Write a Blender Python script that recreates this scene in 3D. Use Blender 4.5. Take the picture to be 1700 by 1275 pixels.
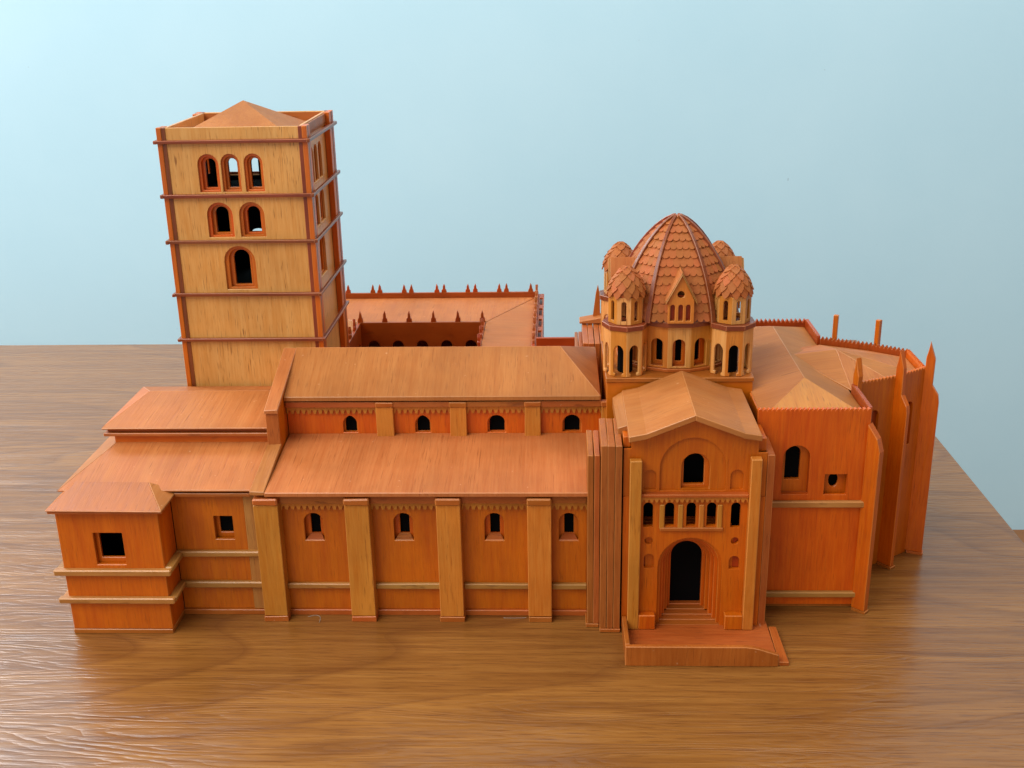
import bpy, bmesh, math, random
from mathutils import Vector, Matrix
from mathutils.geometry import tessellate_polygon
random.seed(7)
S = 0.01                     # everything below is written in centimetres
D = bpy.data
for o in list(D.objects): D.objects.remove(o)
scene = bpy.context.scene
COL = scene.collection

# ------------------------------------------------------------------ camera
F, PITCH, YAW, ROLL = 1867.13, 0.347623, -0.0445188, -0.019944
CAM = Vector((20.5518, -67.3948, 41.9443))
d = Vector((math.sin(YAW)*math.cos(PITCH), math.cos(YAW)*math.cos(PITCH), -math.sin(PITCH)))
r = Vector((math.cos(YAW), -math.sin(YAW), 0)); u = r.cross(d)
r2 = r*math.cos(ROLL) + u*math.sin(ROLL); u2 = -r*math.sin(ROLL) + u*math.cos(ROLL)
cd = D.cameras.new('camera'); cd.sensor_width = 36; cd.lens = F/1700*36
cd.clip_start = 0.02; cd.clip_end = 50
cam = D.objects.new('camera', cd); COL.objects.link(cam)
M = Matrix((r2, u2, -d)).transposed().to_4x4(); M.translation = CAM*S
cam.matrix_world = M
scene.camera = cam
scene.render.resolution_x, scene.render.resolution_y = 1024, 768

# ------------------------------------------------------------------ light
w = D.worlds.new('World'); scene.world = w; w.use_nodes = True
bg = w.node_tree.nodes['Background']
bg.inputs[0].default_value = (1.0, 0.975, 0.94, 1); bg.inputs[1].default_value = 0.335
def area(name, loc, target, sx, sy, power, color):
    l = D.lights.new(name, 'AREA'); l.shape = 'RECTANGLE'; l.size = sx*S; l.size_y = sy*S
    l.energy = power; l.color = color
    o = D.objects.new(name, l); COL.objects.link(o); o.location = Vector(loc)*S
    o.rotation_euler = (Vector(target)-Vector(loc)).to_track_quat('-Z', 'Y').to_euler()
    return o
area('window_light', (-105, -95, 185), (15, 12, 8), 190, 140, 52, (1.0, 0.98, 0.95))
area('window_light', (-235, 20, 85), (0, 110, 45), 160, 150, 20, (0.97, 0.985, 1.0))
area('window_light', (-40, -250, 80), (25, 12, 8), 110, 90, 8, (1.0, 0.98, 0.95))
area('ceiling_light', (105, 40, 235), (95, 151, 25), 120, 80, 27, (1.0, 0.985, 0.96))  # added fill lamp, evens out brightness on the wall's right side
area('window_light', (-145, 146, 150), (-50, 0, 0), 100, 130, 62, (0.94, 0.97, 1.0))
vs = scene.view_settings
vs.view_transform = 'Standard'; vs.look = 'None'; vs.exposure = 0.0; vs.gamma = 1.0
vs.use_curve_mapping = False

# ------------------------------------------------------------------ materials
def srgb(r, g, b):
    f = lambda c: (c/12.92 if c <= .04045 else ((c+.055)/1.055)**2.4)
    return (f(r/255), f(g/255), f(b/255), 1)
def new_mat(name):
    m = D.materials.new(name); m.use_nodes = True
    nt = m.node_tree; nt.nodes.clear()
    out = nt.nodes.new('ShaderNodeOutputMaterial'); b = nt.nodes.new('ShaderNodeBsdfPrincipled')
    nt.links.new(b.outputs[0], out.inputs[0])
    return m, nt, b
class NB:
    def __init__(s, nt): s.nt = nt
    def n(s, t, **k):
        x = s.nt.nodes.new('ShaderNode'+t)
        for a, v in k.items(): setattr(x, a, v)
        return x
    def l(s, a, b): s.nt.links.new(a, b)
    def noise(s, vec, scale, detail=3, rough=.55, dist=0):
        x = s.n('TexNoise'); x.inputs['Scale'].default_value = scale; x.inputs['Detail'].default_value = detail
        x.inputs['Roughness'].default_value = rough; x.inputs['Distortion'].default_value = dist
        s.l(vec, x.inputs['Vector']); return x.outputs['Fac']
    def ramp(s, fac, stops):
        x = s.n('ValToRGB'); e = x.color_ramp.elements
        e[0].position, e[0].color = stops[0]; e[1].position, e[1].color = stops[-1]
        for p, c in stops[1:-1]:
            q = e.new(p); q.color = c
        s.l(fac, x.inputs[0]); return x.outputs[0]
    def mix(s, fac, a, b, mode='MIX'):
        x = s.n('Mix', data_type='RGBA', blend_type=mode)
        if isinstance(fac, float): x.inputs[0].default_value = fac
        else: s.l(fac, x.inputs[0])
        for k, v in ((6, a), (7, b)):
            if isinstance(v, tuple): x.inputs[k].default_value = v
            else: s.l(v, x.inputs[k])
        return x.outputs[2]
    def math(s, op, a, b):
        x = s.n('Math', operation=op)
        for k, v in ((0, a), (1, b)):
            if isinstance(v, (int, float)): x.inputs[k].default_value = v
            else: s.l(v, x.inputs[k])
        return x.outputs[0]
g = lambda v: (v, v, v, 1)
_cache = {}
PAL = {  # light tone, dark tone, pore tone, pore amount, roughness, coat
    'wall':  (srgb(213, 110, 43),  srgb(190, 82, 28),  srgb(120, 50, 17), .45, .42, .22),
    'tower': (srgb(232, 170, 106),  srgb(215, 141, 76), srgb(128, 66, 28), 1.0, .42, .18),
    'pale':  (srgb(211, 138, 66),  srgb(193, 112, 48), srgb(118, 56, 22), .55, .42, .2),
    'roof':  (srgb(191, 122, 73),  srgb(175, 102, 57), srgb(122, 64, 32), .60, .56, .04),
    'trim':  (srgb(184, 132, 72),  srgb(162, 104, 52), srgb(104, 64, 32), .55, .50, .12),
    'edge':  (srgb(184, 104, 54),  srgb(158, 79, 38),  srgb(92, 38, 18),  .70, .48, .15),
    'cap':   (srgb(190, 107, 55),  srgb(168, 85, 42),  srgb(112, 50, 26), .45, .50, .10),
    'red':   (srgb(176, 76, 34),   srgb(152, 56, 24),  srgb(90, 28, 14),  .45, .45, .2),  # redder stain, with shade and bounced light of inner faces in the colour
    'dark':  (srgb(140, 68, 38),   srgb(112, 48, 25),  srgb(76, 30, 15),  .50, .40, .3),
    'shing': (srgb(190, 114, 68),  srgb(168, 90, 50),  srgb(108, 50, 28), .40, .6, .04),
}
def wood(kind, axis='z'):
    key = kind+axis
    if key in _cache: return _cache[key]
    lt, dk, po, amt, ro, coat = PAL[kind]
    m, nt, b = new_mat('wood_%s_grain_%s' % (kind, axis)); q = NB(nt)
    tc = q.n('TexCoord'); oi = q.n('ObjectInfo')
    sh = q.n('Vector'+'Math', operation='SCALE'); cmb = q.n('CombineXYZ')
    for i, k in enumerate((3.1, 5.7, 9.3)): q.l(q.math('MULTIPLY', oi.outputs['Random'], k), cmb.inputs[i])
    add = q.n('VectorMath', operation='ADD'); q.l(tc.outputs['Object'], add.inputs[0]); q.l(cmb.outputs[0], add.inputs[1])
    nt.nodes.remove(sh)
    def mapped(sc):
        mp = q.n('Mapping'); mp.inputs['Scale'].default_value = sc; q.l(add.outputs[0], mp.inputs[0]); return mp.outputs[0]
    def stretched(along, across): return {'x': (along, across, across*.12), 'y': (across, along, across*.12), 'z': (across, across, along)}[axis]
    k_ = .38 if kind in ('roof',) else .8
    broad = q.noise(mapped(stretched(9*k_, 70)), 1.0, 3, .55, .6)
    fine = q.noise(mapped(stretched(45*k_, 620)), 1.0, 3, .6, .2)
    pores = q.noise(mapped(stretched(95*k_, 1400)), 1.0, 2, .5)
    blot = q.noise(tc.outputs['Object'], 22, 3, .6)
    c = q.ramp(broad, [(.32, dk), (.66, lt)])
    c = q.mix(.55, c, q.ramp(fine, [(.33, dk), (.66, lt)]))
    pm = q.ramp(pores, [(.60, g(0)), (.71, g(1))])
    gate = q.ramp(broad, [(.35, g(.25)), (.62, g(1))])
    pmx = q.math('MULTIPLY', q.math('MULTIPLY', pm, gate), amt)
    c = q.mix(pmx, c, po)
    if kind in ('cap', 'edge', 'roof'):
        spk = q.ramp(q.noise(tc.outputs['Object'], 240, 2, .5), [(.735, g(0)), (.775, g(1))])
        c = q.mix(q.math('MULTIPLY', spk, .4), c, srgb(222, 172, 132))
    bl = q.ramp(blot, [(.3, g(.86)), (.7, g(1.08))])
    c = q.mix(1.0, c, bl, 'MULTIPLY')
    hs = q.n('HueSaturation'); q.l(c, hs.inputs['Color'])
    q.l(q.math('ADD', q.math('MULTIPLY', oi.outputs['Random'], .012), .496), hs.inputs['Hue'])
    q.l(q.math('ADD', q.math('MULTIPLY', oi.outputs['Random'], -.20), 1.03), hs.inputs['Value'])
    hs.inputs['Saturation'].default_value = 1.04
    q.l(hs.outputs[0], b.inputs['Base Color'])
    q.l(q.math('ADD', q.math('MULTIPLY', fine, .25), ro-.12), b.inputs['Roughness'])
    b.inputs['Coat Weight'].default_value = coat; b.inputs['Coat Roughness'].default_value = .28
    b.inputs['Specular IOR Level'].default_value = .22 if kind in ('roof', 'shing', 'cap') else .38
    bp = q.n('Bump'); bp.inputs['Strength'].default_value = .22; bp.inputs['Distance'].default_value = .0006
    q.l(q.math('SUBTRACT', fine, q.math('MULTIPLY', pm, .6)), bp.inputs['Height']); q.l(bp.outputs[0], b.inputs['Normal'])
    _cache[key] = m; return m

def shade_black():
    m, nt, b = new_mat('black_lining'); b.inputs['Base Color'].default_value = (.003, .003, .003, 1); b.inputs['Specular IOR Level'].default_value = .05; b.inputs['Roughness'].default_value = .8  # near-black colour stands in for the shade inside the model
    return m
def table_material():
    m, nt, b = new_mat('table_wood'); q = NB(nt)
    tc = q.n('TexCoord')
    def mapped(sc, loc=(0, 0, 0)):
        mp = q.n('Mapping'); mp.inputs['Scale'].default_value = sc; mp.inputs['Location'].default_value = loc
        q.l(tc.outputs['Object'], mp.inputs[0]); return mp.outputs[0]
    warp = q.noise(mapped((2.6, 7, 1)), 1.0, 3, .5)
    # cathedral grain: contour lines of a stretched noise
    cont = q.noise(mapped((1.1, 5.5, 1), (3.1, 1.7, 0)), 1.0, 2, .45, .35)
    rings = q.math('FRACT', q.math('MULTIPLY', cont, 17.0), 0)
    ringc = q.ramp(rings, [(0.0, g(.0)), (.12, g(1)), (.75, g(.75)), (1.0, g(.35))])
    fine = q.noise(mapped((7, 210, 1)), 1.0, 5, .62, .25)
    fib = q.noise(mapped((34, 760, 1)), 1.0, 3, .6)
    broad = q.noise(mapped((1.3, 13, 1), (5, 2, 0)), 1.0, 3, .5)
    c = q.ramp(broad, [(.3, srgb(122, 76, 29)), (.5, srgb(138, 90, 38)), (.72, srgb(157, 107, 49))])
    c = q.mix(.6, c, q.ramp(fine, [(.32, srgb(106, 62, 23)), (.5, srgb(137, 88, 37)), (.68, srgb(159, 109, 51))]))
    dark = q.math('MULTIPLY', q.math('SUBTRACT', 1.0, ringc), .5)
    c = q.mix(dark, c, srgb(92, 50, 20))
    c = q.mix(q.math('MULTIPLY', q.ramp(fib, [(.54, g(0)), (.64, g(1))]), .62), c, srgb(98, 56, 24))
    q.l(c, b.inputs['Base Color'])
    b.inputs['Roughness'].default_value = .30
    b.inputs['Specular IOR Level'].default_value = .3
    b.inputs['Coat Weight'].default_value = .25; b.inputs['Coat Roughness'].default_value = .10
    ln = q.math('ADD', q.math('MULTIPLY', q.noise(mapped((2.2, 16, 1), (.7, .3, 0)), 1.0, 3, .5, .2), 26.0), q.math('MULTIPLY', q.noise(mapped((14, 120, 1)), 1.0, 3, .6), 1.6))
    groove = q.math('POWER', q.math('ABSOLUTE', q.math('SINE', q.math('MULTIPLY', ln, 4.6), 0), 0), .7)
    h = q.math('ADD', q.math('MULTIPLY', fine, .45), q.math('MULTIPLY', ringc, .25))
    h = q.math('ADD', h, q.math('MULTIPLY', groove, .55))
    h = q.math('ADD', h, q.math('MULTIPLY', fib, .3))
    bp = q.n('Bump'); bp.inputs['Strength'].default_value = .34; bp.inputs['Distance'].default_value = .0009
    q.l(h, bp.inputs['Height']); q.l(bp.outputs[0], b.inputs['Normal']); q.l(bp.outputs[0], b.inputs['Coat Normal'])
    return m
def wall_material():
    m, nt, b = new_mat('painted_plaster'); q = NB(nt); tc = q.n('TexCoord')
    v = tc.outputs['Object']
    c = q.ramp(q.noise(v, 3.2, 4, .6), [(.3, srgb(188, 229, 245)), (.7, srgb(194, 233, 248))])
    sp = q.ramp(q.noise(v, 60, 2, .5), [(.79, g(0)), (.82, g(1))])
    c = q.mix(q.math('MULTIPLY', sp, .30), c, srgb(120, 150, 165))
    q.l(c, b.inputs['Base Color']); b.inputs['Roughness'].default_value = .62
    bp = q.n('Bump'); bp.inputs['Strength'].default_value = .07; bp.inputs['Distance'].default_value = .002
    q.l(q.noise(v, 190, 4, .6), bp.inputs['Height']); q.l(bp.outputs[0], b.inputs['Normal'])
    return m
def plain(name, col, rough):
    m, nt, b = new_mat(name); q = NB(nt); tc = q.n('TexCoord')
    c = q.mix(q.noise(tc.outputs['Object'], 40, 3), tuple(x*.75 for x in col[:3])+(1,), col)
    q.l(c, b.inputs['Base Color']); b.inputs['Roughness'].default_value = rough
    return m

# ------------------------------------------------------------------ mesh helpers
def link(name, me, parent=None):
    o = D.objects.new(name, me); COL.objects.link(o)
    if parent is not None: o.parent = parent
    return o
def worn(m):
    k = m.name
    if not k.startswith('wood_'): return m
    kind, axis = k.split('_')[1], k[-1]
    if 'worn'+kind not in _cache:
        lt = PAL[kind][0]; tan = srgb(226, 158, 104)
        PAL[kind+'-worn'] = (tuple(a*.72+b*.28 for a, b in zip(lt, tan)), tuple(a*.9+b*.1 for a, b in zip(lt, tan)), PAL[kind][2], .2, .4, .25)
        _cache['worn'+kind] = wood(kind+'-worn', 'z')
    return _cache['worn'+kind]
def add_bevel(o, wcm):
    if wcm:
        wcm = max(wcm, .035); o.data.materials.append(worn(o.data.materials[0]))
        md = o.modifiers.new('bevel', 'BEVEL'); md.width = wcm*S; md.segments = 1
        md.material = 1; md.limit_method = 'ANGLE'; md.angle_limit = math.radians(40)
def build(name, verts, faces, mat, parent=None, bevel=0, smooth=False):
    if name in ('ledge', 'buttress', 'cap', 'pier', 'eave_board', 'coping', 'fin', 'foot', 'fin_base', 'pinnacle'):
        verts = [Vector(v)+Vector((random.uniform(-.025, .025), random.uniform(-.01, .01), random.uniform(-.025, .025))) for v in verts]
    me = D.meshes.new(name)
    me.from_pydata([tuple(Vector(v)*S) for v in verts], [], faces)
    bm = bmesh.new(); bm.from_mesh(me); bmesh.ops.remove_doubles(bm, verts=bm.verts, dist=1e-6)
    bmesh.ops.recalc_face_normals(bm, faces=bm.faces); bm.to_mesh(me); bm.free()
    if smooth:
        for p in me.polygons: p.use_smooth = True
    me.materials.append(mat); o = link(name, me, parent); add_bevel(o, bevel); return o
BOXF = [(0, 1, 2, 3), (7, 6, 5, 4), (0, 4, 5, 1), (1, 5, 6, 2), (2, 6, 7, 3), (3, 7, 4, 0)]
def box(name, x0, x1, y0, y1, z0, z1, mat, parent=None, bevel=.03):
    v = [(x0, y0, z0), (x1, y0, z0), (x1, y1, z0), (x0, y1, z0), (x0, y0, z1), (x1, y0, z1), (x1, y1, z1), (x0, y1, z1)]
    return build(name, v, BOXF, mat, parent, bevel)
def hexa(name, low, high, mat, parent=None, bevel=.03):
    """eight-corner block: four lower corners, four upper corners"""
    return build(name, list(low)+list(high), BOXF, mat, parent, bevel)
def plate(name, outer, holes, o, uu, vv, tt, mat, parent=None, bevel=.03):
    """flat board with openings: 2-D outline in axes uu, vv from o, thickness vector tt"""
    o, uu, vv, tt = Vector(o), Vector(uu), Vector(vv), Vector(tt)
    loops = [outer]+list(holes)
    tri = tessellate_polygon([[Vector((a, b, 0)) for a, b in L] for L in loops])
    flat = [p for L in loops for p in L]; n = len(flat)
    fr = [o+uu*a+vv*b for a, b in flat]; bk = [p+tt for p in fr]
    faces = [tuple(t) for t in tri]+[tuple(n+i for i in reversed(t)) for t in tri]
    k = 0
    for L in loops:
        for i in range(len(L)):
            a, b = k+i, k+(i+1) % len(L); faces.append((a, b, n+b, n+a))
        k += len(L)
    return build(name, fr+bk, faces, mat, parent, bevel)
X, Y, Z = Vector((1, 0, 0)), Vector((0, 1, 0)), Vector((0, 0, 1))
def yplate(name, outer, holes, y, t, mat, parent=None, bevel=.03):   # board facing the viewer
    return plate(name, outer, holes, (0, y, 0), X, Z, Y*t, mat, parent, bevel)
def xplate(name, outer, holes, x, t, mat, parent=None, bevel=.03):   # board facing left/right, outline in (y, z)
    return plate(name, outer, holes, (x, 0, 0), Y, Z, X*t, mat, parent, bevel)
def rect(a, b, c, e): return [(a, c), (b, c), (b, e), (a, e)]
def arch(x0, x1, z0, zt, n=10, pointed=0):
    cx, rr = (x0+x1)/2, (x1-x0)/2; h = rr*(1+pointed); zs = zt-h
    if zs < z0: zs, h = z0, zt-z0
    pts = [(x0, z0), (x1, z0)]
    for i in range(n+1):
        a = math.pi*i/n
        sx, sz = math.cos(a), math.sin(a)
        if pointed: sz = sz**1.0*(1-.12*abs(sx)*sz)
        pts.append((cx+rr*sx, zs+h*sz))
    return pts
def disc(cx, cz, rx, rz=None, n=14):
    rz = rz or rx
    return [(cx+rx*math.cos(2*math.pi*i/n), cz+rz*math.sin(2*math.pi*i/n)) for i in range(n)]
def frieze(x0, x1, z0, z1, p, h):
    """strip with a row of little arches cut into its lower edge"""
    n = max(1, round((x1-x0)/p)); p = (x1-x0)/n; pts = [(x1, z1), (x0, z1)]
    for i in range(n):
        a = x0+i*p
        pts += [(a, z0+h*.3), (a+p*.06, z0+h*.05), (a+p*.20, z0), (a+p*.30, z0+h*.45), (a+p*.42, z0+h*.9), (a+p*.5, z0+h), (a+p*.62, z0+h*.9), (a+p*.75, z0+h*.45), (a+p*.86, z0), (a+p*.96, z0+h*.05)]
    pts.append((x1, z0+h*.3)); return pts
def toothed(x0, x1, z0, z1, p, h, rnd=False):
    """strip with a row of small teeth along its upper edge"""
    n = max(1, round((x1-x0)/p)); p = (x1-x0)/n; pts = [(x0, z0), (x1, z0)]
    for i in range(n, 0, -1):
        a = x0+i*p
        if rnd: pts += [(a, z1-h), (a-p*.15, z1-h*.3), (a-p*.4, z1), (a-p*.6, z1), (a-p*.85, z1-h*.3)]
        else: pts += [(a, z1-h), (a-p*.5, z1)]
    pts.append((x0, z1-h)); return pts
def slab(name, pts, thick, mat, parent=None, bevel=.03):
    """roof board: planar outline in space given thickness downwards"""
    n = len(pts); up = [Vector(p) for p in pts]; lo = [p-Z*thick for p in up]
    f = [tuple(range(n)), tuple(range(2*n-1, n-1, -1))]+[(i, (i+1) % n, n+(i+1) % n, n+i) for i in range(n)]
    return build(name, up+lo, f, mat, parent, bevel)
def ngon(cx, cy, R, n, rot): return [(cx+R*math.sin(rot+2*math.pi*i/n), cy-R*math.cos(rot+2*math.pi*i/n)) for i in range(n)]
def prism(name, ring, z0, z1, mat, parent=None, bevel=.03):
    n = len(ring); v = [(a, b, z0) for a, b in ring]+[(a, b, z1) for a, b in ring]
    return build(name, v, [tuple(range(n)), tuple(range(2*n-1, n-1, -1))]+[(i, (i+1) % n, n+(i+1) % n, n+i) for i in range(n)], mat, parent, bevel)
def tag(o, label=None, cat=None, kind=None):
    if label: o['label'] = label
    if cat: o['category'] = cat
    if kind: o['kind'] = kind
    return o

# ------------------------------------------------------------------ setting
tag(build('wall', [(-260, 151, -74), (240, 151, -74), (240, 151, 190), (-260, 151, 190), (-260, 156, -74), (240, 156, -74), (240, 156, 190), (-260, 156, 190)], BOXF, wall_material()), kind='structure')
FL = plain('floor_wood', srgb(150, 96, 48), .45)
tag(box('floor', -260, 240, -150, 151, -74, -70.8, FL, None, 0), kind='structure')
TM = table_material()
table = link('table', None); table.empty_display_size = .1
table.location = (-.27, .09, -.708)
tag(table, 'glossy brown wood grain table top under the cathedral model', 'table')
def tpart(name, *a):
    o = box(name, *a); o.matrix_parent_inverse = Matrix.Translation(-table.location); return o
tpart('table_top', -110, 56.5, -45, 63.4, -2.6, 0, TM, table, .15)
for lx in (-106, 48):
    for ly in (-40, 55): tpart('leg', lx, lx+5, ly, ly+5, -70.8, -2.62, TM, table, .1)

model = link('cathedral_model', None); model.empty_display_size = .05
tag(model, 'orange varnished wooden scale model of a cathedral with square bell tower and scaled dome', 'model')
WZ, WX, WY = wood('wall', 'z'), wood('wall', 'x'), wood('wall', 'y')
PZ = wood('pale', 'z'); TZ = wood('tower', 'z')
RX, RY, RZ = wood('roof', 'x'), wood('roof', 'y'), wood('roof', 'z')
TX, TY = wood('trim', 'x'), wood('trim', 'y')
EZ, EX, EY = wood('edge', 'z'), wood('edge', 'x'), wood('edge', 'y')
CX_, CY_ = wood('cap', 'x'), wood('cap', 'y')
KX, KY, KZ = wood('dark', 'x'), wood('dark', 'y'), wood('dark', 'z')
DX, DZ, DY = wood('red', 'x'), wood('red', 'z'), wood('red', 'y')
SH = wood('shing', 'z'); BK = shade_black()

def window_layers(parent, name, axis, c0, s, sizes, depth0, step, mat, pad=.35):
    """stepped recess behind an opening: successive boards with smaller arched holes.
    axis 'y': board faces -y at c0 (s=+1 goes into +y); sizes = [(x0,x1,z0,zt), ...]"""
    ox = sizes[0]
    for k, (a, b, c, e) in enumerate(sizes[1:]):
        out = rect(ox[0]-pad, ox[1]+pad, ox[2]-pad*.8, ox[3]+pad)
        hole = arch(a, b, c, e)
        if axis == 'y': yplate(name, out, [hole], c0+s*(depth0+k*step), s*(step-.02), mat, parent, .02)
        else: xplate(name, out, [hole], c0+s*(depth0+k*step), s*(step-.02), mat, parent, .02)

# ------------------------------------------------------------------ bell tower
tx0, tx1, ty0, ty1 = -8.62, 2.42, 14.55, 24.75
tower = box('bell_tower', tx0+.75, tx1-.75, ty0+.75, ty1-.75, 0, 11.5, BK, model)  # black core, shade put into the colour
ztop = 32.1
for zz in (11.52, 19.3, 26.7, 31.0): box('floor_board', tx0+.88, tx1-.88, ty0+.88, ty1-.88, zz, zz+.1, BK, tower, 0)  # black boards added to keep the tower openings dark
tcx, tcy = (tx0+tx1)/2, (ty0+ty1)/2
win3 = [(-5.87, -4.32), (-4.14, -2.76), (-2.44, -1.05)]
win2 = [(-5.57, -3.64), (-3.16, -1.26)]
win1 = [(-4.64, -2.28)]
def tower_holes(f):
    H = []
    for row, z0, zt in ((win3, 27.36, 30.15), (win2, 23.98, 26.6), (win1, 19.95, 23.3)):
        for a, b in row: H.append((f(a), f(b), z0, zt))
    return [(min(a, b), max(a, b), c, e) for a, b, c, e in H]
def inner(h, k):
    a, b, c, e = h; m = (a+b)/2; ww = (b-a)/2*(1-.24*k)
    return (m-ww, m+ww, c+.13*k, e-.2*k)
def tower_side(axis, c0, s, f, lo, hi, plain_=False):
    H = tower_holes(f)
    if plain_: H = [(a+.2, b-.2, c-.3, e-(.55 if c < 22 else 0)) for a, b, c, e in H if not 23 < c < 25]
    mk = yplate if axis == 'y' else xplate
    rc = .12 if axis == 'y' else .5
    if axis == 'x':
        for a, b in ((lo+.38, lo+1.3), (hi-1.5, hi-.38)): mk('corner_strip', rect(a, b, 0, ztop-.02), [], c0+s*.03, s*.44, WZ, tower, .03)
    mk('wall_panel', rect(lo+.62, hi-.62, 0, ztop-.03), [arch(*h) for h in H], c0+s*rc, s*.2, TZ, tower, .02)
    for h in ([] if plain_ else H):
        for k in (1, 2):
            q = inner(h, k)
            pad = .16
            mk('window_surround', rect(h[0]-pad*.5, h[1]+pad*.5, h[2]-.2, h[3]+.2), [arch(*q)], c0+s*(rc+.22+.34*(k-1)), s*.325, WZ, tower, .02)
    mk('lining', rect(lo+.9, hi-.9, 11.6, 31.1), [arch(*(h if plain_ else inner(h, 2))) for h in H], c0+s*(rc+.93), s*.05, BK, tower, 0)  # black sheet added behind the windows as painted shade
    # corner strips: a dark end-grain strip beside an orange one
    for a, b in ((lo+.36, lo+.66), (hi-.66, hi-.36)): mk('dark_corner_strip', rect(a, b, 0, ztop-.01), [], c0+s*.0 if axis == 'x' else c0+s*.05, s*.25 if axis == 'y' else s*.028, KZ, tower, .02)
    for zz in (31.08, 27.12, 23.68, 19.6, 16.0):
        mk('ledge', rect(lo-.02 if axis == 'y' else lo-.27, hi+.02 if axis == 'y' else hi+.27, zz-.13, zz+.13), [], c0-s*.22, s*.26 if axis == 'y' else s*.245, KX if axis == 'y' else KY, tower, .04)
tower_side('y', ty0, 1, lambda a: a, tx0, tx1)
tower_side('y', ty1, -1, lambda a: 2*tcx-a-1.5, tx0, tx1, True)
tower_side('x', tx1, -1, lambda a: tcy+(a-tcx)*.95, ty0, ty1)
tower_side('x', tx0, 1, lambda a: tcy-(a-tcx)*.95, ty0, ty1)
for cxx in (tx0, tx1-.36):
    for cyy in (ty0, ty1-.36): box('corner_post', cxx, cxx+.36, cyy, cyy+.36, 0, ztop, WZ, tower, .03)
rz = 31.35
for a_, b_, c_, e_ in ((tx0+.4, tx1-.4, ty0+.34, ty0+.44), (tx0+.4, tx1-.4, ty1-.44, ty1-.34), (tx0+.34, tx0+.44, ty0+.46, ty1-.46), (tx1-.44, tx1-.34, ty0+.46, ty1-.46)):
    box('parapet_lining', a_, b_, c_, e_, rz, 32.0, EX, tower, 0)
box('roof_deck', tx0+.4, tx1-.4, ty0+.4, ty1-.4, rz-.2, rz, RY, tower, 0)
rx0, rx1, ry0, ry1 = -7.4, .8, 15.5, 23.0
rv = [(rx0, ry0, rz+.02), (rx1, ry0, rz+.02), (rx1, ry1, rz+.02), (rx0, ry1, rz+.02), (-3.35, 19.5, 33.5)]
trf = build('tower_roof', rv, [(0, 1, 4), (1, 2, 4), (2, 3, 4), (3, 0, 4), (3, 2, 1, 0)], RZ, tower, .02)

# ------------------------------------------------------------------ west gable wall
prof = [(.62, 0), (24.2, 0), (24.2, 9.55), (19.2, 10.75), (19.2, 13.55), (12.4, 15.7), (5.56, 13.55), (5.56, 10.75), (.62, 9.55)]
gable = xplate('gable_wall', prof, [], -.06, .82, WZ, model)
def coping(y0, z0, y1, z1, t=.28):
    hexa('coping', [(-.14, y0, z0-t), (.84, y0, z0-t), (.84, y1, z1-t), (-.14, y1, z1-t)], [(-.14, y0, z0), (.84, y0, z0), (.84, y1, z1), (-.14, y1, z1)], RY, gable, .03)
coping(-.05, 9.95, 5.6, 11.1); coping(5.25, 13.72, 12.36, 16.0); coping(19.4, 13.72, 12.44, 16.0)
box('pier_face', -.1, .80, 5.44, 5.58, 11.0, 13.4, EZ, gable, .02)

# ------------------------------------------------------------------ aisle
aisle = box('aisle', .8, 22.4, .82, 8.0, 0, .42, CX_, model)
BX = [(0, 1.63), (6.13, 7.8), (12.28, 13.93), (18.4, 19.98)]
bays = [(1.63, 6.13), (7.8, 12.28), (13.93, 18.4), (19.98, 22.4)]
AW = [(3.08, 4.42), (9.24, 10.57), (15.44, 16.78), (20.5, 21.82)]
yplate('wall_panel', rect(.8, 22.4, .42, 9.2), [arch(a, b, 5.77, 7.84) for a, b in AW], 1.03, .3, WZ, aisle, .02)
for i, (a, b) in enumerate(AW):
    yplate('window_surround', rect(a-.25, b+.25, 5.3, 8.2), [arch(a+.36, b-.32, 6.05, 7.74)], 1.56, .25, WZ, aisle, .02)
    hexa('window_sill', [(a+.02, 1.06, 5.62), (b-.02, 1.06, 5.62), (b-.3, 1.6, 5.62), (a+.3, 1.6, 5.62)], [(a+.02, 1.06, 5.80), (b-.02, 1.06, 5.80), (b-.3, 1.6, 6.12), (a+.3, 1.6, 6.12)], EX, aisle, .01)
for i, (a, b) in enumerate(BX):
    bt = box('buttress', a, b, 0, 1.04, .42, 8.92, PZ, aisle, .04)
    box('cap', a-.03, b+.04, -.14, 1.0, 8.93, 9.42, CX_, aisle, .09)
    box('foot', a-.02, b+.02, -.05, .8, 0, .40, CX_, aisle, .03)
for a, b in bays:
    box('ledge', a+.01, b-.01, .68, 1.02, 2.16, 2.56, TX, aisle, .06)
    yplate('corbel_frieze', frieze(a+.01, b-.01, 8.22, 8.82, .39, .3), [], .78, .24, wood('pale', 'z'), aisle, 0)
    box('eave_board', a+.03, b-.03, .42, 1.02, 8.84, 9.38, EX, aisle, .03)
aroof = hexa('aisle_roof', [(.84, -.08, 9.56), (22.42, -.08, 9.56), (23.6, 8.02, 10.5), (.84, 8.02, 10.5)], [(.84, -.08, 9.88), (22.42, -.08, 9.88), (23.6, 8.02, 10.84), (.84, 8.02, 10.84)], RY, model, .05)

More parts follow.
